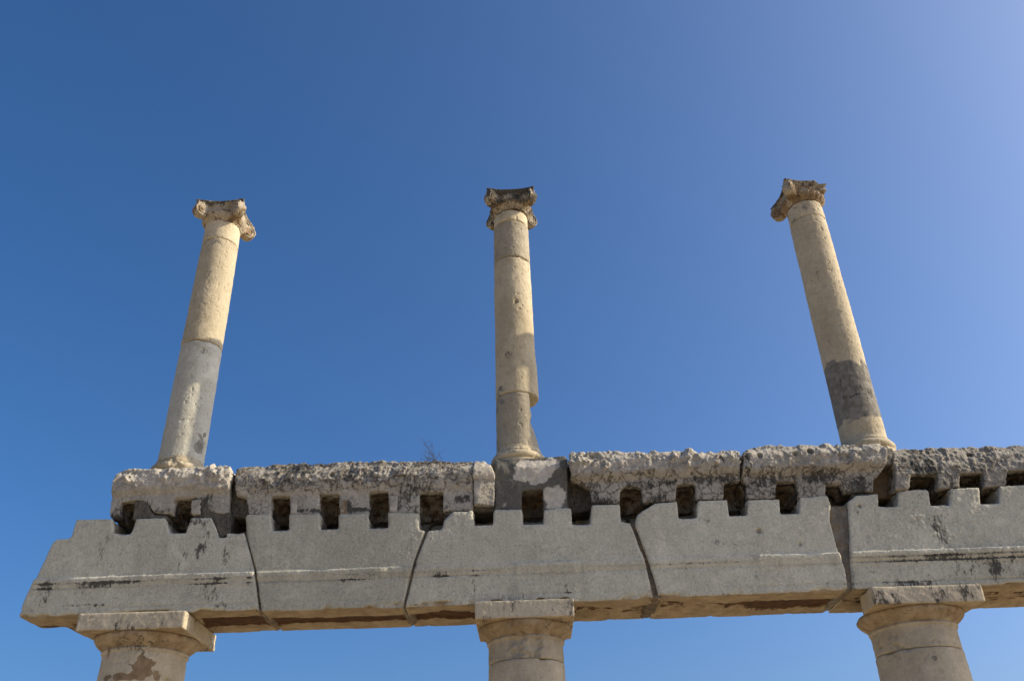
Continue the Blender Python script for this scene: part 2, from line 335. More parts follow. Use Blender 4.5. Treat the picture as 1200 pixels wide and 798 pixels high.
def frieze_block(poly, seed, mat, prof, rough=.02, at=None, label=None, back=True, vs=.0098, zsplit=4.98, lowmid=.005, dep=8.50):
    bm = bmesh.new(); prism(bm, poly, YF, dep)
    xs = [p[0] for p in poly]; x0, x1 = min(xs), max(xs)
    zt = sorted(p[1] for p in poly)[-3]
    if back: box(bm, x0+.01, x1-.01, 8.49, 8.86, 4.71, zt-.01)
    V, S, N, F = voxel(bm, vs, 9)
    P, cv = erode(V, S, N, .35, seed, mid=lowmid, fm=16, fine=.004)
    up = ss(zsplit-.04, zsplit+.05, V[:, 2]+fbm(V, 4, 2, seed)*.03)
    # boulder-like, hacked upper band
    P = P + N*(fbm(V, 9, 4, seed+21)*.012*(1-up)*ss(4.88, 4.95, V[:, 2]))[:, None]
    rn = fbm(V, 8, 4, seed+8, .5); rg = np.abs(fbm(V, 10, 3, seed+12, .5))
    rough_v = rough*(.45+1.1*ss(-.35, .35, fbm(V, 3.2, 3, seed+40)))
    n1 = fbm(V, 9, 5, seed+8, .66)
    n1 = n1*.45 + .55*np.floor(n1*4.2+.5)/4.2                     # hacked, stepped fractures
    near = np.zeros(len(V))
    for xc in (-3.50, .03, 3.64): near = np.maximum(near, np.exp(-((V[:, 0]-xc)/.38)**4))
    topd = near*ss(.2, .7, N[:, 2])
    P = P + N*((n1*1.7 - rg*.35 + .1 + .30*fbm(V, 34, 3, seed+15))*rough_v*up*(1-.9*topd))[:, None]
    f = np.clip((8.5-V[:, 1])/.38, 0, 1)
    P[:, 1] += prof(V)*f
    # rounded top arris and irregular crest
    fr = (1-ss(0, .12, V[:, 1]-YF))*up*ss(-.02, .10, V[:, 2]-(zt-.10))
    P[:, 2] += ss(.0, .05, V[:, 2]-(zt-.10))*fbm(V*np.array([1, 1, 0]), 5, 4, seed+2)*.022*(1-.9*near)
    P[:, 1] += fr*.035
    P = pits(P, V, N, F_PIT)
    a = {k: np.zeros(len(V)) for k in ATT}
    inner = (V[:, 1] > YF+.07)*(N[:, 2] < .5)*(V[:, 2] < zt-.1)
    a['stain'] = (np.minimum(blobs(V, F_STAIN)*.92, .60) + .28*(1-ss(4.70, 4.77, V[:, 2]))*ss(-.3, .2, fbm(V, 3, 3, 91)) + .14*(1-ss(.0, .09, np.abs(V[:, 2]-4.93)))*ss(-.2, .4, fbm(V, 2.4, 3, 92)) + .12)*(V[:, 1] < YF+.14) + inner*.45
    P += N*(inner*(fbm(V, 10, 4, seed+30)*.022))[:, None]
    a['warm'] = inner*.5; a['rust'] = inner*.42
    fr_ = (V[:, 1] < YF+.14)*1.
    a['crack'] = fr_*{31: .22*(1-up), 32: .55+.40*up, 33: .1, 34: .1, 35: .75*(1-up)+.10, 36: .80*(1-up)+.18, 37: .55}[seed]
    if at:
        for k, v in at(V, up).items(): a[k] = np.maximum(a[k], v)
    if seed == 34: a['mortar'] *= 0; a['stain'] = np.clip(.25-a['pale'], 0, 1)
    if seed == 32: a['stain'] = a['stain']*(1-.8*np.clip(a['pale'], 0, 1))
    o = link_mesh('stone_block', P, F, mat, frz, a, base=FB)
    if label: o['label'] = label
    return o
def pillow(fwd=.09, z0=4.99, z1=5.21, low=.02):
    def f(V):
        z = V[:, 2] + fbm(V*np.array([1, .3, .3]), 2.6, 4, 19)*.05
        b = ss(z0-.05, z0+.05, z)*(1-.5*ss(z1-.10, z1, z))
        return low*(1-ss(z0-.05, z0+.02, z)) - fwd*b
    return f
frieze_block([(-3.966, 4.719), (-3.99, 4.992), (-3.989, 5.191), (-3.946, 5.226), (-3.449, 5.218), (-2.887, 5.225), (-2.838, 5.178), (-2.824, 4.951), (-2.816, 4.723), (-2.975, 4.728), (-3.05, 4.844), (-3.16, 4.901), (-3.359, 4.89), (-3.348, 4.732), (-3.535, 4.756), (-3.621, 4.864), (-3.727, 4.894), (-3.89, 4.873), (-3.866, 4.715)], 31, M_FRZ, pillow(.035, 4.97, 5.25, .012),
   rough=.024, at=lambda V, up: {'pale': up*.6, 'mortar': .0*up}, label='block with pale hacked top band at the broken end', zsplit=5.0)
frieze_block([(-2.806, 5.195), (-2.683, 5.227), (-2.344, 5.252), (-1.746, 5.25), (-1.318, 5.244), (-0.891, 5.229), (-0.447, 5.213), (-0.422, 5.175), (-0.433, 4.676), (-0.722, 4.677), (-0.724, 4.879), (-0.958, 4.878), (-0.952, 4.668), (-1.249, 4.669), (-1.26, 4.897), (-1.452, 4.895), (-1.439, 4.667), (-1.729, 4.677), (-1.744, 4.887), (-1.937, 4.894), (-1.919, 4.683), (-2.208, 4.685), (-2.229, 4.886), (-2.413, 4.884), (-2.391, 4.691), (-2.607, 4.707), (-2.655, 4.883), (-2.76, 4.914)], 32, M_FRZ,
   lambda V: .02 - .03*ss(4.85, 5.0, V[:, 2]) + .05*ss(5.05, 5.22, V[:, 2]), rough=.014, lowmid=.007, zsplit=4.93,
   at=lambda V, up: {'mortar': up*.22 + .24, 'warm': .20+0*up, 'stain': (.16+up*.18)*ss(-.3, .3, fbm(V, 2.5, 3, 2)), 'pale': blobs(V, [((-1.31, 5.07), .10, .09, .75), ((-2.706, 5.082), .12, .1, .45), ((-0.507, 5.142), .15, .05, .6)])}, label='long mottled block with dark lichen')
frieze_block([(-0.422, 5.212), (-0.319, 5.209), (-0.252, 5.133), (-0.212, 5.031), (-0.225, 4.721), (-0.424, 4.728)], 33, M_FRZ, lambda V: -.05*ss(4.95, 5.1, V[:, 2])*(1-ss(5.1, 5.22, V[:, 2])) + .025*ss(-.40, -.24, V[:, 0]), rough=.008,
   at=lambda V, up: {'pale': up*.8}, back=False, label='pale rounded lug')
M_PIER = stone('dark_cement', (.125, .115, .095), (.17, .158, .13), bump=.7, lichen=.5, gr=.6)
frieze_block([(-0.217, 5.223), (-0.038, 5.226), (0.492, 5.235), (0.516, 5.216), (0.483, 4.662), (0.252, 4.661), (0.262, 4.88), (0.044, 4.87), (0.037, 4.66), (-0.218, 4.668)], 34, M_PIER, lambda V: .035+0*V[:, 0], rough=.004, lowmid=.005,
   at=lambda V, up: {'mortar': .95+0*up, 'stain': .36+0*up, 'pale': blobs(V, [((0.162, 5.091), .26, .15, 1.3), ((0.193, 5.017), .14, .12, 1.2), ((0.373, 4.761), .16, .16, .75), ((-0.093, 4.725), .12, .1, .4)])}, label='dark mortar pier with pale patch under the middle column', vs=.012)
frieze_block([(0.543, 5.224), (0.646, 5.239), (0.988, 5.246), (1.327, 5.224), (1.667, 5.212), (2.196, 5.212), (2.224, 5.174), (2.185, 4.884), (2.033, 4.872), (1.999, 4.705), (1.742, 4.705), (1.749, 4.873), (1.565, 4.87), (1.535, 4.704), (1.221, 4.697), (1.219, 4.838), (1.163, 4.866), (1.063, 4.87), (1.009, 4.827), (0.989, 4.696), (0.725, 4.705), (0.72, 4.855), (0.624, 4.912), (0.535, 4.969)], 35, M_FRZ, pillow(.045, 4.97, 5.25, .012),
   rough=.026, at=lambda V, up: {'pale': up*.52}, zsplit=5.02)
frieze_block([(2.256, 5.164), (2.353, 5.234), (2.528, 5.256), (2.865, 5.235), (3.378, 5.235), (3.634, 5.235), (3.672, 5.15), (3.642, 4.995), (3.551, 4.899), (3.493, 4.865), (3.461, 4.734), (3.178, 4.726), (3.166, 4.823), (3.016, 4.82), (2.989, 4.697), (2.723, 4.689), (2.741, 4.865), (2.541, 4.863), (2.502, 4.697), (2.262, 4.696), (2.229, 4.697), (2.249, 4.864), (2.21, 4.883)], 36, M_FRZ, pillow(.055, 4.97, 5.25, .012),
   rough=.030, at=lambda V, up: {'pale': up*.45, 'stain': (1-up)*.25}, label='lumpy overhanging block with round holes')
pf = [(3.774, 5.184), (3.883, 5.208), (4.223, 5.205), (4.653, 5.218), (5.131, 5.219)]
xe = 7.7
pb = []
x = xe - .1
while x > pf[-1][0]+.6:
    pb += [(x, 4.70), (x-.26, 4.70), (x-.26, 4.84), (x-.47, 4.84)]; x -= .47
pf += [(5.6, 5.22), (6.5, 5.19), (xe, 5.21), (xe, 4.70)] + pb + [(x, 4.70)] + [(4.98, 4.742), (5.025, 4.901), (4.815, 4.9), (4.756, 4.741), (4.54, 4.74), (4.578, 4.89), (4.343, 4.889), (4.291, 4.74), (4.081, 4.73), (4.115, 4.879), (3.847, 4.88), (3.8, 4.731), (3.658, 4.727)]
frieze_block(pf, 37, M_FRZ, lambda V: -.01 + .10*ss(4.9, 5.25, V[:, 2]) + .02*np.sin(V[:, 0]*3), rough=.018, lowmid=.008,
   at=lambda V, up: {'warm': .30+0*up, 'mortar': .25+0*up}, label='brownish leaning block above the rough architrave block', zsplit=4.9)
# plugs of pale stone and mortar beside the sockets, bedding mortar, rubble core
for i, (pl, mt, kk) in enumerate([
    ([(-2.218, 4.86), (-2.152, 4.866), (-2.143, 4.691), (-2.201, 4.693)], M_FRZ, 'pale'), ([(-1.734, 4.86), (-1.658, 4.849), (-1.654, 4.674), (-1.72, 4.676)], M_FRZ, 'warm'),
    ([(-1.249, 4.853), (-1.166, 4.85), (-1.167, 4.675), (-1.242, 4.677)], M_FRZ, 'pale'), ([(-3.189, 4.875), (-3.09, 4.881), (-3.081, 4.723), (-3.181, 4.726)], M_FRZ, 'pale'), ([(-3.751, 4.886), (-3.604, 4.863), (-3.558, 4.705), (-3.738, 4.694)], M_MORT, 'mortar')]):
    filler('socket_plug', pl, YF+(.012 if i != 4 else .02), 8.48, frz, FB, mt, 50+i, vs=.009, mid=.003, at={kk: .5})
filler('bedding_mortar', [(-3.86, 4.63), (8.0, 4.63), (8.0, 4.73), (-3.86, 4.73)], YF+.40, 8.84, frz, FB, M_MORT, 60, vs=.03, at={'warm': .4})
for i, pl in enumerate([[(-3.731, 4.912), (-3.625, 4.882), (-3.531, 4.738), (-3.395, 4.716), (-3.387, 4.673), (-3.685, 4.674)], [(-3.179, 4.919), (-3.036, 4.861), (-2.954, 4.753), (-2.784, 4.73), (-2.772, 4.524), (-2.855, 4.476), (-2.938, 4.649), (-3.043, 4.687)]]):
    filler('bedding_mortar', pl, YF+.015, 8.5, frz, FB, M_MORT, 64+i, vs=.011, mid=.010, at={'stain': .5, 'mortar': .3})
def bed(a, b, z): return [(a, z), (b, z), (b, z+.05), (a, z+.05)]
for i, (q, r) in enumerate([((-3.671, 4.691), (-3.401, 4.751)), ((-3.151, 4.691), (-2.851, 4.732)), ((-2.612, 4.681), (-2.403, 4.726)), ((-2.191, 4.675), (-1.929, 4.701)), ((-1.711, 4.659), (-1.457, 4.685)), ((-1.232, 4.651), (-0.969, 4.677)), ((-0.705, 4.642), (-0.441, 4.693)), ((-0.21, 4.642), (0.03, 4.677)), ((0.275, 4.634), (0.492, 4.67)), ((0.738, 4.662), (0.982, 4.705)), ((1.315, 4.659), (1.527, 4.704)), ((1.753, 4.661), (1.992, 4.714)), ((2.248, 4.662), (2.495, 4.706)), ((2.743, 4.662), (2.983, 4.706)), ((3.246, 4.662), (3.449, 4.716)), ((3.701, 4.699), (3.983, 4.733)), ((4.207, 4.708), (4.474, 4.742)), ((4.687, 4.709), (4.958, 4.752))]):
    filler('bedding_mortar', [(q[0], q[1]), (r[0], q[1]), (r[0], r[1]+.01), (q[0], r[1]+.01)], YF+.03, 8.5, frz, FB, M_MORT, 70+i, vs=.012, mid=.006, at={'stain': .6})
for i, (pl, y0, a) in enumerate([
    ([(-2.861, 5.16), (-2.778, 5.176), (-2.647, 4.945), (-2.616, 4.707), (-2.815, 4.714), (-2.832, 4.952)], YF+.10, {'stain': .55}),
    ([(2.216, 5.128), (2.268, 5.135), (2.239, 4.909), (2.181, 4.911)], YF+.03, {'stain': .6}),
    ([(3.627, 5.208), (3.793, 5.192), (3.674, 4.726), (3.457, 4.716), (3.514, 4.883), (3.602, 4.97)], YF+.18, {'warm': .6}),
    ([(3.68, 5.215), (3.779, 5.202), (3.73, 5.01), (3.644, 5.004)], YF+.03, {'mortar': .8}),
    ([(-0.439, 5.185), (-0.192, 5.176), (-0.201, 4.676), (-0.441, 4.685)], YF+.07, {'warm': .3, 'stain': .3}),
    ([(0.487, 5.152), (0.572, 5.149), (0.743, 4.828), (0.733, 4.696), (0.474, 4.653)], YF+.16, {'stain': .5, 'warm': .2})]):
    filler('mortar_joint', pl, y0, 8.80, frz, FB, M_MORT, 90+i, mid=.010, at=a)

# ------------------------------------------------------------------ columns: round drums
def lathe(cx, cy, zr, seed, rows=.010, seg=200, rad_extra=None, mid=.002, fine=.0012):
    """zr: list of (z, r) polyline; closed solid of revolution, displaced"""
    zs = []; rs = []
    for (z0, r0), (z1, r1) in zip(zr[:-1], zr[1:]):
        n = max(1, int(math.ceil(math.hypot(z1-z0, r1-r0)/rows)))
        for k in range(n): zs.append(z0+(z1-z0)*k/n); rs.append(r0+(r1-r0)*k/n)
    zs.append(zr[-1][0]); rs.append(zr[-1][1]); zs = np.array(zs); rs = np.array(rs)
    th = np.linspace(0, 2*math.pi, seg, endpoint=False)
    T, Z = np.meshgrid(th, zs); R = np.repeat(rs[:, None], seg, 1)
    D = np.stack([np.cos(T), np.sin(T), 0*T], -1).reshape(-1, 3)
    V = np.stack([cx+R*np.cos(T), cy+R*np.sin(T), Z], -1).reshape(-1, 3)
    d = fbm(V, 12, 4, seed)*mid*1.5 + fbm(V, 2.6, 3, seed+1)*mid*2.2 + fbm(V, 45, 3, seed+2)*fine
    # scattered small cavities
    pn = fbm(V, 24, 2, seed+4); d -= ss(.42, .7, pn)*.007
    if rad_extra is not None: d = d + rad_extra(T.ravel(), Z.ravel(), V)
    P = V + D*d[:, None]
    nr = len(zs); F = []
    idx = np.arange(nr*seg).reshape(nr, seg); nx = np.roll(idx, -1, 1)
    F = np.stack([idx[:-1], nx[:-1], nx[1:], idx[1:]], -1).reshape(-1, 4).tolist()
    P = np.vstack([P, [[cx, cy, zs[0]], [cx, cy, zs[-1]]]]); a, b = nr*seg, nr*seg+1
    for i in range(seg):
        j = (i+1) % seg; F.append((a, j, i)); F.append((b, (nr-1)*seg+i, (nr-1)*seg+j))
    V = np.vstack([V, P[-2:]])
    return P, V, F, np.append(T.ravel(), [0, 0])
def drum(parent, base, cx, cy, z0, z1, r0, r1, seed, mat, extra=None, at=None, label=None, chip=.020, tilt=(0, 0)):
    e = .006
    zr = [(z0-.004, r0-.030), (z0+.002, r0-.016), (z0+e, r0-.004), (z0+.018, r0), (z1-.018, r1), (z1-e, r1-.004), (z1-.002, r1-.016), (z1+.004, r1-.030)]
    def ex(T, Z, V):
        edge = np.minimum(Z-z0, z1-Z)
        q = -(1-ss(0, .035, edge))*ss(.1, .6, fbm(V, 7, 4, seed+9))*chip*1.8
        if extra: q = q + extra(T, Z, V)
        return q
    P, V, F, T = lathe(cx, cy, zr, seed, rad_extra=ex)
    P[:, 0] += (P[:, 2]-z0)*tilt[0]; P[:, 1] += (P[:, 2]-z0)*tilt[1]
    a = {k: np.zeros(len(V)) for k in ATT}
    a['crack'] = .16+0*T; a['stain'] = .10*ss(-.1, .4, fbm(V*np.array([1, 1, .3]), 5, 3, seed+6))
    if at:
        for k, v in at(T, V).items(): a[k] = np.maximum(a[k], v)
    o = link_mesh('drum', P, F, mat, parent, a, base=base)
    if label: o['label'] = label
    return o
def tblob(T, V, lst):
    """(angle deg from the front towards the right, z, half-angle, half-height, strength)"""
    ang = (np.degrees(T)+90+180) % 360 - 180
    r = np.zeros(len(V))
    for a, z, ra, rz, s in lst:
        d = np.sqrt(((ang-a)/ra)**2 + ((V[:, 2]-z)/rz)**2) + fbm(V, 9, 4, 77)*.8; r = np.maximum(r, s*(1-ss(.3, 1.2, d)))
    return r

# ---- Ionic capital with four corner scrolls
def capital(parent, base, cx, cy, ztop, seed, rot, broken=(), dark=.3, rusty=.4, label=None, zneck=8.50, horn=1.):
    ca, sa = math.cos(rot), math.sin(rot)
    def place(V):
        V = np.array(V, dtype=float); x = V[:, 0]*ca - V[:, 1]*sa + cx; y = V[:, 0]*sa + V[:, 1]*ca + cy
        return np.stack([x, y, V[:, 2]+ztop], 1)
    def finish(name, bm, par, vs, seed, mid=.005, wear=.45, pbase=base, st=0., corners=False):
        V, S, N, F = voxel(bm, vs, 5)
        P, cv = erode(V, S, N, wear-.15, seed, mid=mid*.7, fm=18, fine=.003, chips=.8)
        if corners:
            for q in range(4):
                lim = (.40, .36, .33, .25)[min(3, int((broken[q] if q < len(broken) else 0)*3))]
                u = np.array([math.cos(math.pi/4+q*math.pi/2), math.sin(math.pi/4+q*math.pi/2), 0])
                d = P@u; ex = np.clip(d-lim-fbm(P, 14, 3, seed)*.02, 0, None)
                P = P - u*(ex*.85)[:, None]; P[:, 2] -= ex*.35*(lim < .3)
        a = {k: np.zeros(len(V)) for k in ATT}
        W = place(P)
        n = fbm(W, 6, 3, seed)
        topz = ss(-.14, 0., V[:, 2])
        a['stain'] = np.clip(dark + st + .22*n + .22*topz, 0, 1)
        a['warm'] = np.clip(rusty + .5*n - .3*topz, 0, 1)
        return link_mesh(name, W, F, M_CAP, par, a, base=pbase)
    # bell: ovolo ring with eggs + block between the scrolls
    bm = bmesh.new()
    prof = [(-.265, .205), (-.255, .222), (-.245, .218), (-.235, .222), (-.20, .250), (-.165, .262), (-.155, .250), (-.14, .235), (-.045, .245)]
    seg = 96; rings = []
    for z, r in prof:
        ring = []
        for k in range(seg):
            t = 2*math.pi*k/seg
            egg = .016*abs(math.sin(t*10))**.6 if -.24 < z < -.16 else 0
            ring.append(bm.verts.new(((r+egg-.008)*math.cos(t), (r+egg-.008)*math.sin(t), z)))
        rings.append(ring)
    for a, b in zip(rings[:-1], rings[1:]):
        for k in range(seg): bm.faces.new((a[k], a[(k+1) % seg], b[(k+1) % seg], b[k]))
    bm.faces.new(rings[0][::-1]); bm.faces.new(rings[-1])
    # channel band running from scroll to scroll on the four faces
    def csq(h, sag, n=14):
        pts = []
        for s in range(4):
            a0 = math.pi/4 + s*math.pi/2; p0 = Vector((math.cos(a0), math.sin(a0)))*h*math.sqrt(2); p1 = Vector((math.cos(a0+math.pi/2), math.sin(a0+math.pi/2)))*h*math.sqrt(2)
            nrm = -(p0+p1).normalized()
            for k in range(n):
                u = k/n; p = p0.lerp(p1, u) + nrm*sag*(1-(2*u-1)**2); pts.append(p)
        return pts
    def slab(bm, lst):
        rr = [[bm.verts.new((p.x, p.y, z)) for p in csq(h, sg)] for z, h, sg in lst]
        n = len(rr[0])
        for a, b in zip(rr[:-1], rr[1:]):
            for k in range(n): bm.faces.new((a[k], a[(k+1) % n], b[(k+1) % n], b[k]))
        bm.faces.new(rr[0][::-1]); bm.faces.new(rr[-1])
    slab(bm, [(-.150, .215, .0), (-.140, .235, .012), (-.120, .232, .014), (-.112, .222, .02), (-.075, .220, .02), (-.066, .238, .016), (-.040, .245, .02)])
    cap = finish('capital', bm, parent, .0065, seed, mid=.005)
    if label: cap['label'] = label
    bm = bmesh.new()
    slab(bm, [(-.055, .262, .045), (-.045, .278, .05), (-.028, .284, .05), (-.022, .298*horn, .055), (-.002, .306*horn, .055), (0, .300*horn, .055)])
    ab = finish('abacus', bm, cap, .0065, seed+1, mid=.006, pbase=base, st=.1, corners=True)
    for q in range(4):
        ad = math.pi/4 + q*math.pi/2
        br = broken[q] if q < len(broken) else 0
        if br >= 1: continue
        dx, dy = math.cos(ad), math.sin(ad)
        bm = bmesh.new()
        R0 = .098*(1-br*.35); cc = .312 - br*.05; zc = -.140
        # spiral scroll: a thick disc with a raised coil on both faces, tied to the bell by a stem
        seg = 40
        for part in range(2):
            n = 90 if part else 1
            if part == 0:
                rg = []
                for s_, rr in ((-.042, .88), (-.036, .94), (.036, .94), (.042, .88)):
                    rg.append([bm.verts.new((dx*(cc+rr*R0*math.cos(2*math.pi*k/seg)) - dy*s_, dy*(cc+rr*R0*math.cos(2*math.pi*k/seg)) + dx*s_, zc+rr*R0*math.sin(2*math.pi*k/seg))) for k in range(seg)])
                for a, b in zip(rg[:-1], rg[1:]):
                    for k in range(seg): bm.faces.new((a[k], a[(k+1) % seg], b[(k+1) % seg], b[k]))
                bm.faces.new(rg[0][::-1]); bm.faces.new(rg[-1])
            else:
                prev = None
                for k in range(n+1):
                    t = k/n; an = math.pi*.5 - t*math.pi*4.4; r = R0*(1-.80*t); w = .013*(1-.5*t); hh = .056
                    ring = []
                    for (ro, s_) in ((r+w*.3, -hh), (r+w*.3, hh), (max(r-w, .004), hh), (max(r-w, .004), -hh)):
                        ring.append(bm.verts.new((dx*(cc+ro*math.cos(an)) - dy*s_, dy*(cc+ro*math.cos(an)) + dx*s_, zc+ro*math.sin(an))))
                    if prev:
                        for j in range(4): bm.faces.new((prev[j], prev[(j+1) % 4], ring[(j+1) % 4], ring[j]))
                    else: bm.faces.new(ring[::-1])
                    prev = ring
                bm.faces.new(prev)
        # leaf-wrapped stem towards the bell
        rg = []
        for d, z0, z1, w in ((.14, -.20, -.06, .10), (.22, -.19, -.05, .070), (.30, -.17, -.045, .05), (.385-br*.08, -.10, -.03, .04)):
            rg.append([bm.verts.new((dx*d - dy*s_, dy*d + dx*s_, z)) for s_, z in ((-w, z0), (w, z0), (w, z1), (-w, z1))])
        for a, b in zip(rg[:-1], rg[1:]):
            for k in range(4): bm.faces.new((a[k], a[(k+1) % 4], b[(k+1) % 4], b[k]))
        bm.faces.new(rg[0][::-1]); bm.faces.new(rg[-1])
        finish('volute', bm, cap, .006, seed+5+q, mid=.006, wear=.3+br*.4)
    return cap
def base_torus(parent, base, cx, cy, z0, r, seed, at=None):
    z0 = z0 + .035; zr = [(z0-.08, r+.052), (z0+.022, r+.054)]
    for k in range(9):
        t = -math.pi/2 + math.pi*k/8; zr.append((z0+.070+.045*math.sin(t), r+.020+.042*math.cos(t)))
    zr += [(z0+.122, r+.022), (z0+.140, r+.022)]
    for k in range(1, 6):
        t = k/5; zr.append((z0+.140+.05*t, r+.003+.015*(1-t)**2))
    P, V, F, T = lathe(cx, cy, zr, seed, rows=.008, mid=.0025, rad_extra=lambda T, Z, V: -ss(.25, .6, fbm(V, 6, 4, seed))*.02)
    a = {k: np.zeros(len(V)) for k in ATT}
    if at:
        for k, v in at(T, V).items(): a[k] = np.maximum(a[k], v)
    link_mesh('base', P, F, M_COL, parent, a, base=base)

G_UP = 'slender columns standing on the frieze'
CY = 8.47
ZT = 8.77
# left
b = (-3.50, CY, 5.19)
t = root('ionic_column', b, 'slender column, grey below and cream above, nearest the slanting broken end', 'column', G_UP)
base_torus(t, b, b[0], CY, 5.19, .226, 101)
M_GREY = stone('bleached_marble', (.44, .415, .335), (.51, .48, .39), bump=.35, lichen=.45, pit=.5, gr=.4)
drum(t, b, b[0], CY, 5.385, 6.80, .228, .221, 102, M_GREY, at=lambda T, V: {'mortar': tblob(T, V, [(70, 5.60, 24, .17, 1.)]), 'stain': tblob(T, V, [(30, 6.70, 16, .10, .62), (-30, 6.6, 12, .1, .5)])}, label='greyish white lower drum')
drum(t, b, b[0], CY, 6.80, 8.24, .223, .210, 103, M_COL, at=lambda T, V: {'mortar': tblob(T, V, [(-5, 8.17, 30, .10, .6)]), 'stain': tblob(T, V, [(-30, 7.4, 9, .12, .5)])})
drum(t, b, b[0], CY, 8.24, 8.52, .208, .206, 104, M_COL)
capital(t, b, b[0], CY, ZT, 105, .03, broken=(0, 0, 0, 0), dark=.34, rusty=.42)
# middle
b = (.03, CY, 5.19)
t = root('ionic_column', b, 'slender column with blackened capital and chipped lower drum, on the dark mortar pier', 'column', G_UP)
base_torus(t, b, b[0], CY, 5.19, .226, 111, at=lambda T, V: {'mortar': .35+0*T})
def gouge(T, Z, V):
    ang = (np.degrees(T)+90+180) % 360 - 180
    k = ss(32, 62, ang + fbm(V, 5, 3, 3)*14)*(1-ss(150, 170, ang))
    return -k*(.105*ss(5.40, 5.93, Z)+.01)
M_BRN = stone('brownish_travertine', (.31, .265, .185), (.38, .325, .235), bump=.45, lichen=.5, pit=.6, gr=.45)
drum(t, b, b[0], CY, 5.385, 6.02, .228, .224, 112, M_BRN, extra=gouge, at=lambda T, V: {'mortar': tblob(T, V, [(-70, 5.9, 50, .12, .5)])}, label='brownish lower drum broken away on the right')
drum(t, b, b[0], CY, 6.02, 7.82, .226, .213, 113, M_COL, extra=lambda T, Z, V: .012*ss(30, 60, (np.degrees(T)+90+180) % 360 - 180)*(1-ss(6.3, 6.7, Z)) - tblob(T, V, [(8, 7.17, 9, .03, .035)]),
     at=lambda T, V: {'stain': tblob(T, V, [(6, 7.17, 12, .03, .8), (-22, 6.48, 26, .07, .6), (-10, 7.1, 30, .05, .42)]), 'mortar': tblob(T, V, [(-55, 6.08, 40, .12, .5)])})
drum(t, b, b[0], CY, 7.82, 8.36, .213, .209, 114, M_BRN, at=lambda T, V: {'stain': .12+0*T}, label='stained grey drum below the capital')
drum(t, b, b[0], CY, 8.36, 8.52, .207, .205, 115, M_COL, at=lambda T, V: {'stain': tblob(T, V, [(-25, 8.48, 40, .06, .5)])})
capital(t, b, b[0]+.01, CY, ZT+.035, 116, -.01, broken=(0, 0, 0, 0), dark=.62, rusty=.5, label='blackened capital')
# right
b = (3.64, CY, 5.19)
t = root('ionic_column', b, 'slender cream column with a dark mortar band low on its shaft and one broken scroll', 'column', G_UP)
base_torus(t, b, b[0], CY, 5.19, .226, 121)
drum(t, b, b[0], CY, 5.385, 8.29, .228, .212, 122, M_COL, at=lambda T, V: {
    'mortar': ss(5.52, 5.62, V[:, 2]+fbm(V, 5, 3, 5)*.06)*(1-ss(6.22, 6.30, V[:, 2]+fbm(V, 4, 3, 4)*.10))*(.74+.2*ss(5.80, 5.85, V[:, 2])),
    'stain': ss(5.80, 5.84, V[:, 2])*(1-ss(6.2, 6.3, V[:, 2]+fbm(V, 4, 3, 4)*.10))*.42 + tblob(T, V, [(-10, 7.3, 30, .05, .42), (-35, 7.45, 9, .1, .5), (-20, 7.1, 12, .03, .5), (-50, 6.6, 9, .1, .5)]) + .30*np.exp(-((V[:, 2]-5.83-.03*np.sin(T*3))/.012)**2)}, label='cream shaft with dark mortar band')
drum(t, b, b[0], CY, 8.29, 8.52, .210, .207, 123, M_COL, at=lambda T, V: {'mortar': .38+0*T})
capital(t, b, b[0], CY, ZT+.02, 124, .05, broken=(0, 0, 0, 1), dark=.34, rusty=.60, label='brown capital missing its near right scroll')

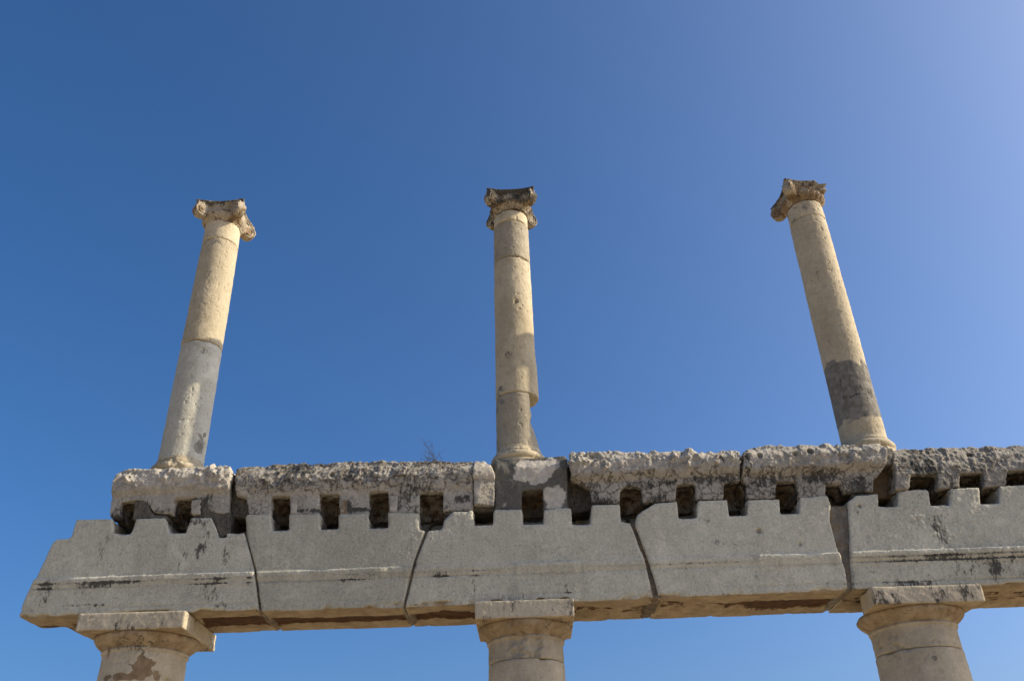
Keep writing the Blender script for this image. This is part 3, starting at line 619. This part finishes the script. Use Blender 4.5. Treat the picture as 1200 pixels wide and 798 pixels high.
# ------------------------------------------------------------------ lower columns
G_LO = 'thick lower columns carrying the architrave'
def lower(cx, w, k, seed, label, joints, rot=0., at=None, aat=None, abz=(3.617, 3.772), cut=0.):
    b = (cx, 8.49, .12)
    t = root('doric_column', b, label, 'column', G_LO)
    cy = 8.49; r = lambda z: k*(.345 + .075*((3.5-z)/3.4)**1.15) if z < 3.5 else .345*k
    zs = [.12] + joints
    for i, (z0, z1) in enumerate(zip(zs[:-1], zs[1:])):
        z1 = min(z1, 3.44)
        drum(t, b, cx, cy, z0, z1, r(z0), r(z1), seed+i, M_LOW, at=at)
    # capital: annulets, echinus
    zr = [(joints[-1], .335*k), (joints[-1]+.01, .345*k), (3.465, .345*k), (3.470, .357*k), (3.488, .359*k), (3.493, .350*k), (3.500, .352*k)]
    for q in range(1, 9):
        u = q/8; zr.append((3.500+.105*u, (.352+.085*math.sin(u*math.pi/2)**1.1)*k))
    zr += [(3.625, .425*k)]
    P, V, F, T = lathe(cx, cy, zr, seed+20, rows=.008, mid=.0035, rad_extra=lambda T, Z, V: -ss(.25, .65, fbm(V, 5, 4, seed))*.032)
    a = {kk: np.zeros(len(V)) for kk in ATT}
    a['stain'] = .55*ss(3.47, 3.56, V[:, 2])*ss(-.2, .5, fbm(V, 3, 3, seed)); a['ochre'] = .75*ss(3.45, 3.52, V[:, 2])
    a['warm'] = .45*ss(3.44, 3.5, V[:, 2])
    if aat:
        for kk, v in aat(T, V).items(): a[kk] = np.maximum(a[kk], v)
    cap = link_mesh('capital', P, F, M_LOW, t, a, base=b)
    bm = bmesh.new(); h = w/2
    pl = [(-h, -h), (h, -h), (h, h), (-h, h)] if not cut else [(-h, -h), (h, -h), (h, h), (-.10, h), (-.36, .16), (-.485, -.16)]
    lo_ = [bm.verts.new((x, y, abz[0])) for x, y in pl]; hi_ = [bm.verts.new((x, y, abz[1])) for x, y in pl]; n_ = len(pl)
    bm.faces.new(lo_); bm.faces.new(hi_)
    for i in range(n_): bm.faces.new((lo_[i], lo_[(i+1) % n_], hi_[(i+1) % n_], hi_[i]))
    V, S, N, F = voxel(bm, .0095, 6)
    P, cv = erode(V, S, N, .1, seed+30, mid=.0025, chips=.7)
    c, s = math.cos(rot), math.sin(rot)
    W = np.stack([P[:, 0]*c-P[:, 1]*s+cx, P[:, 0]*s+P[:, 1]*c+8.49, P[:, 2]], 1)
    a = {kk: np.zeros(len(V)) for kk in ATT}
    n = fbm(W, 4.5, 3, seed+31)
    a['stain'] = .35 + .5*n; a['ochre'] = .6*ss(.5, .9, -N[:, 2]); a['mortar'] = np.clip(.3*fbm(W, 3, 2, seed+33), 0, 1)
    link_mesh('abacus', W, F, M_LOW, cap, a, base=b)
    # plinth
    bm = bmesh.new(); box(bm, cx-.55*k, cx+.55*k, 8.49-.55*k, 8.49+.55*k, -.12, .13)
    V, S, N, F = voxel(bm, .03, 4); P, cv = erode(V, S, N, .3, seed+40)
    link_mesh('plinth', P, F, M_LOW, t, {kk: np.zeros(len(V)) for kk in ATT}, base=b)
lower(-3.51, .965, 1.075, 201, 'thick lower column patched with brown mortar, under the slanting broken end', [1.3, 2.5, 3.20], rot=.01,
      at=lambda T, V: {'pale': .5*ss(3.0, 3.2, V[:, 2])},
      aat=lambda T, V: {'warm': tblob(T, V, [(5, 3.24, 42, .07, 1.), (22, 3.33, 20, .12, .95), (-35, 3.40, 14, .2, .45)]), 'pale': .55*(1-ss(3.20, 3.23, V[:, 2])), 'stain': tblob(T, V, [(10, 3.50, 45, .12, .55)])})
lower(.035, .895, 1.0, 241, 'thick lower column under the dark mortar pier, the middle of the three', [1.2, 2.3, 3.29], rot=-.005)
lower(3.645, 1.0, 1.09, 281, 'thick lower column under the browner rough block, near the right', [1.25, 2.4, 3.27], rot=.02, cut=1,
      at=lambda T, V: {'stain': tblob(T, V, [(-5, 3.18, 12, .04, .6)])})

# ------------------------------------------------------------------ dry weed
def weed():
    rnd = random.Random(5)
    segs = []
    def grow(p, d, L, r, dep):
        for k in range(3):
            q = p + d*L/3; segs.append((p.copy(), q.copy(), r)); p = q
            d = (d + Vector((rnd.uniform(-.3, .3), rnd.uniform(-.3, .3), rnd.uniform(-.15, .2)))).normalized()
            if dep and rnd.random() < .85:
                a = rnd.uniform(0, 6.28); grow(p, (d*.7+Vector((math.cos(a), math.sin(a), .25))*.75).normalized(), L*rnd.uniform(.4, .7), r*.7, dep-1)
    for k in range(10):
        a = rnd.uniform(0, 6.28)
        grow(Vector((-.83+rnd.uniform(-.05, .05), 8.24+rnd.uniform(-.04, .04), 5.17)), Vector((math.cos(a)*.55+.05, math.sin(a)*.4, 1)).normalized(), rnd.uniform(.10, .22), .0015, 3)
    V = []; F = []
    for p, q, r in segs:
        d = (q-p).normalized(); u = d.orthogonal().normalized(); v = d.cross(u); i = len(V)
        for s in (p, q):
            for k in range(3): V.append(tuple(s+(u*math.cos(k*2.094)+v*math.sin(k*2.094))*r))
        for k in range(3): F.append((i+k, i+(k+1) % 3, i+3+(k+1) % 3, i+3+k))
    mt = bpy.data.materials.new('dry_stalk'); mt.use_nodes = True; bs = mt.node_tree.nodes['Principled BSDF']
    nz = mt.node_tree.nodes.new('ShaderNodeTexNoise'); nz.inputs['Scale'].default_value = 20
    rp = mt.node_tree.nodes.new('ShaderNodeValToRGB'); rp.color_ramp.elements[0].color = (.05, .035, .02, 1); rp.color_ramp.elements[1].color = (.12, .09, .05, 1)
    mt.node_tree.links.new(nz.outputs[0], rp.inputs[0]); mt.node_tree.links.new(rp.outputs[0], bs.inputs['Base Color']); bs.inputs['Roughness'].default_value = .9
    b = (-.90, 8.24, 5.19)
    o = link_mesh('dry_weed', V, F, mt, base=b, smooth=False); o.location = b
    o['label'] = 'tiny dry leafless weed sprouting from the top of the long mottled block'; o['category'] = 'weed'; o['kind'] = 'thing'
weed()
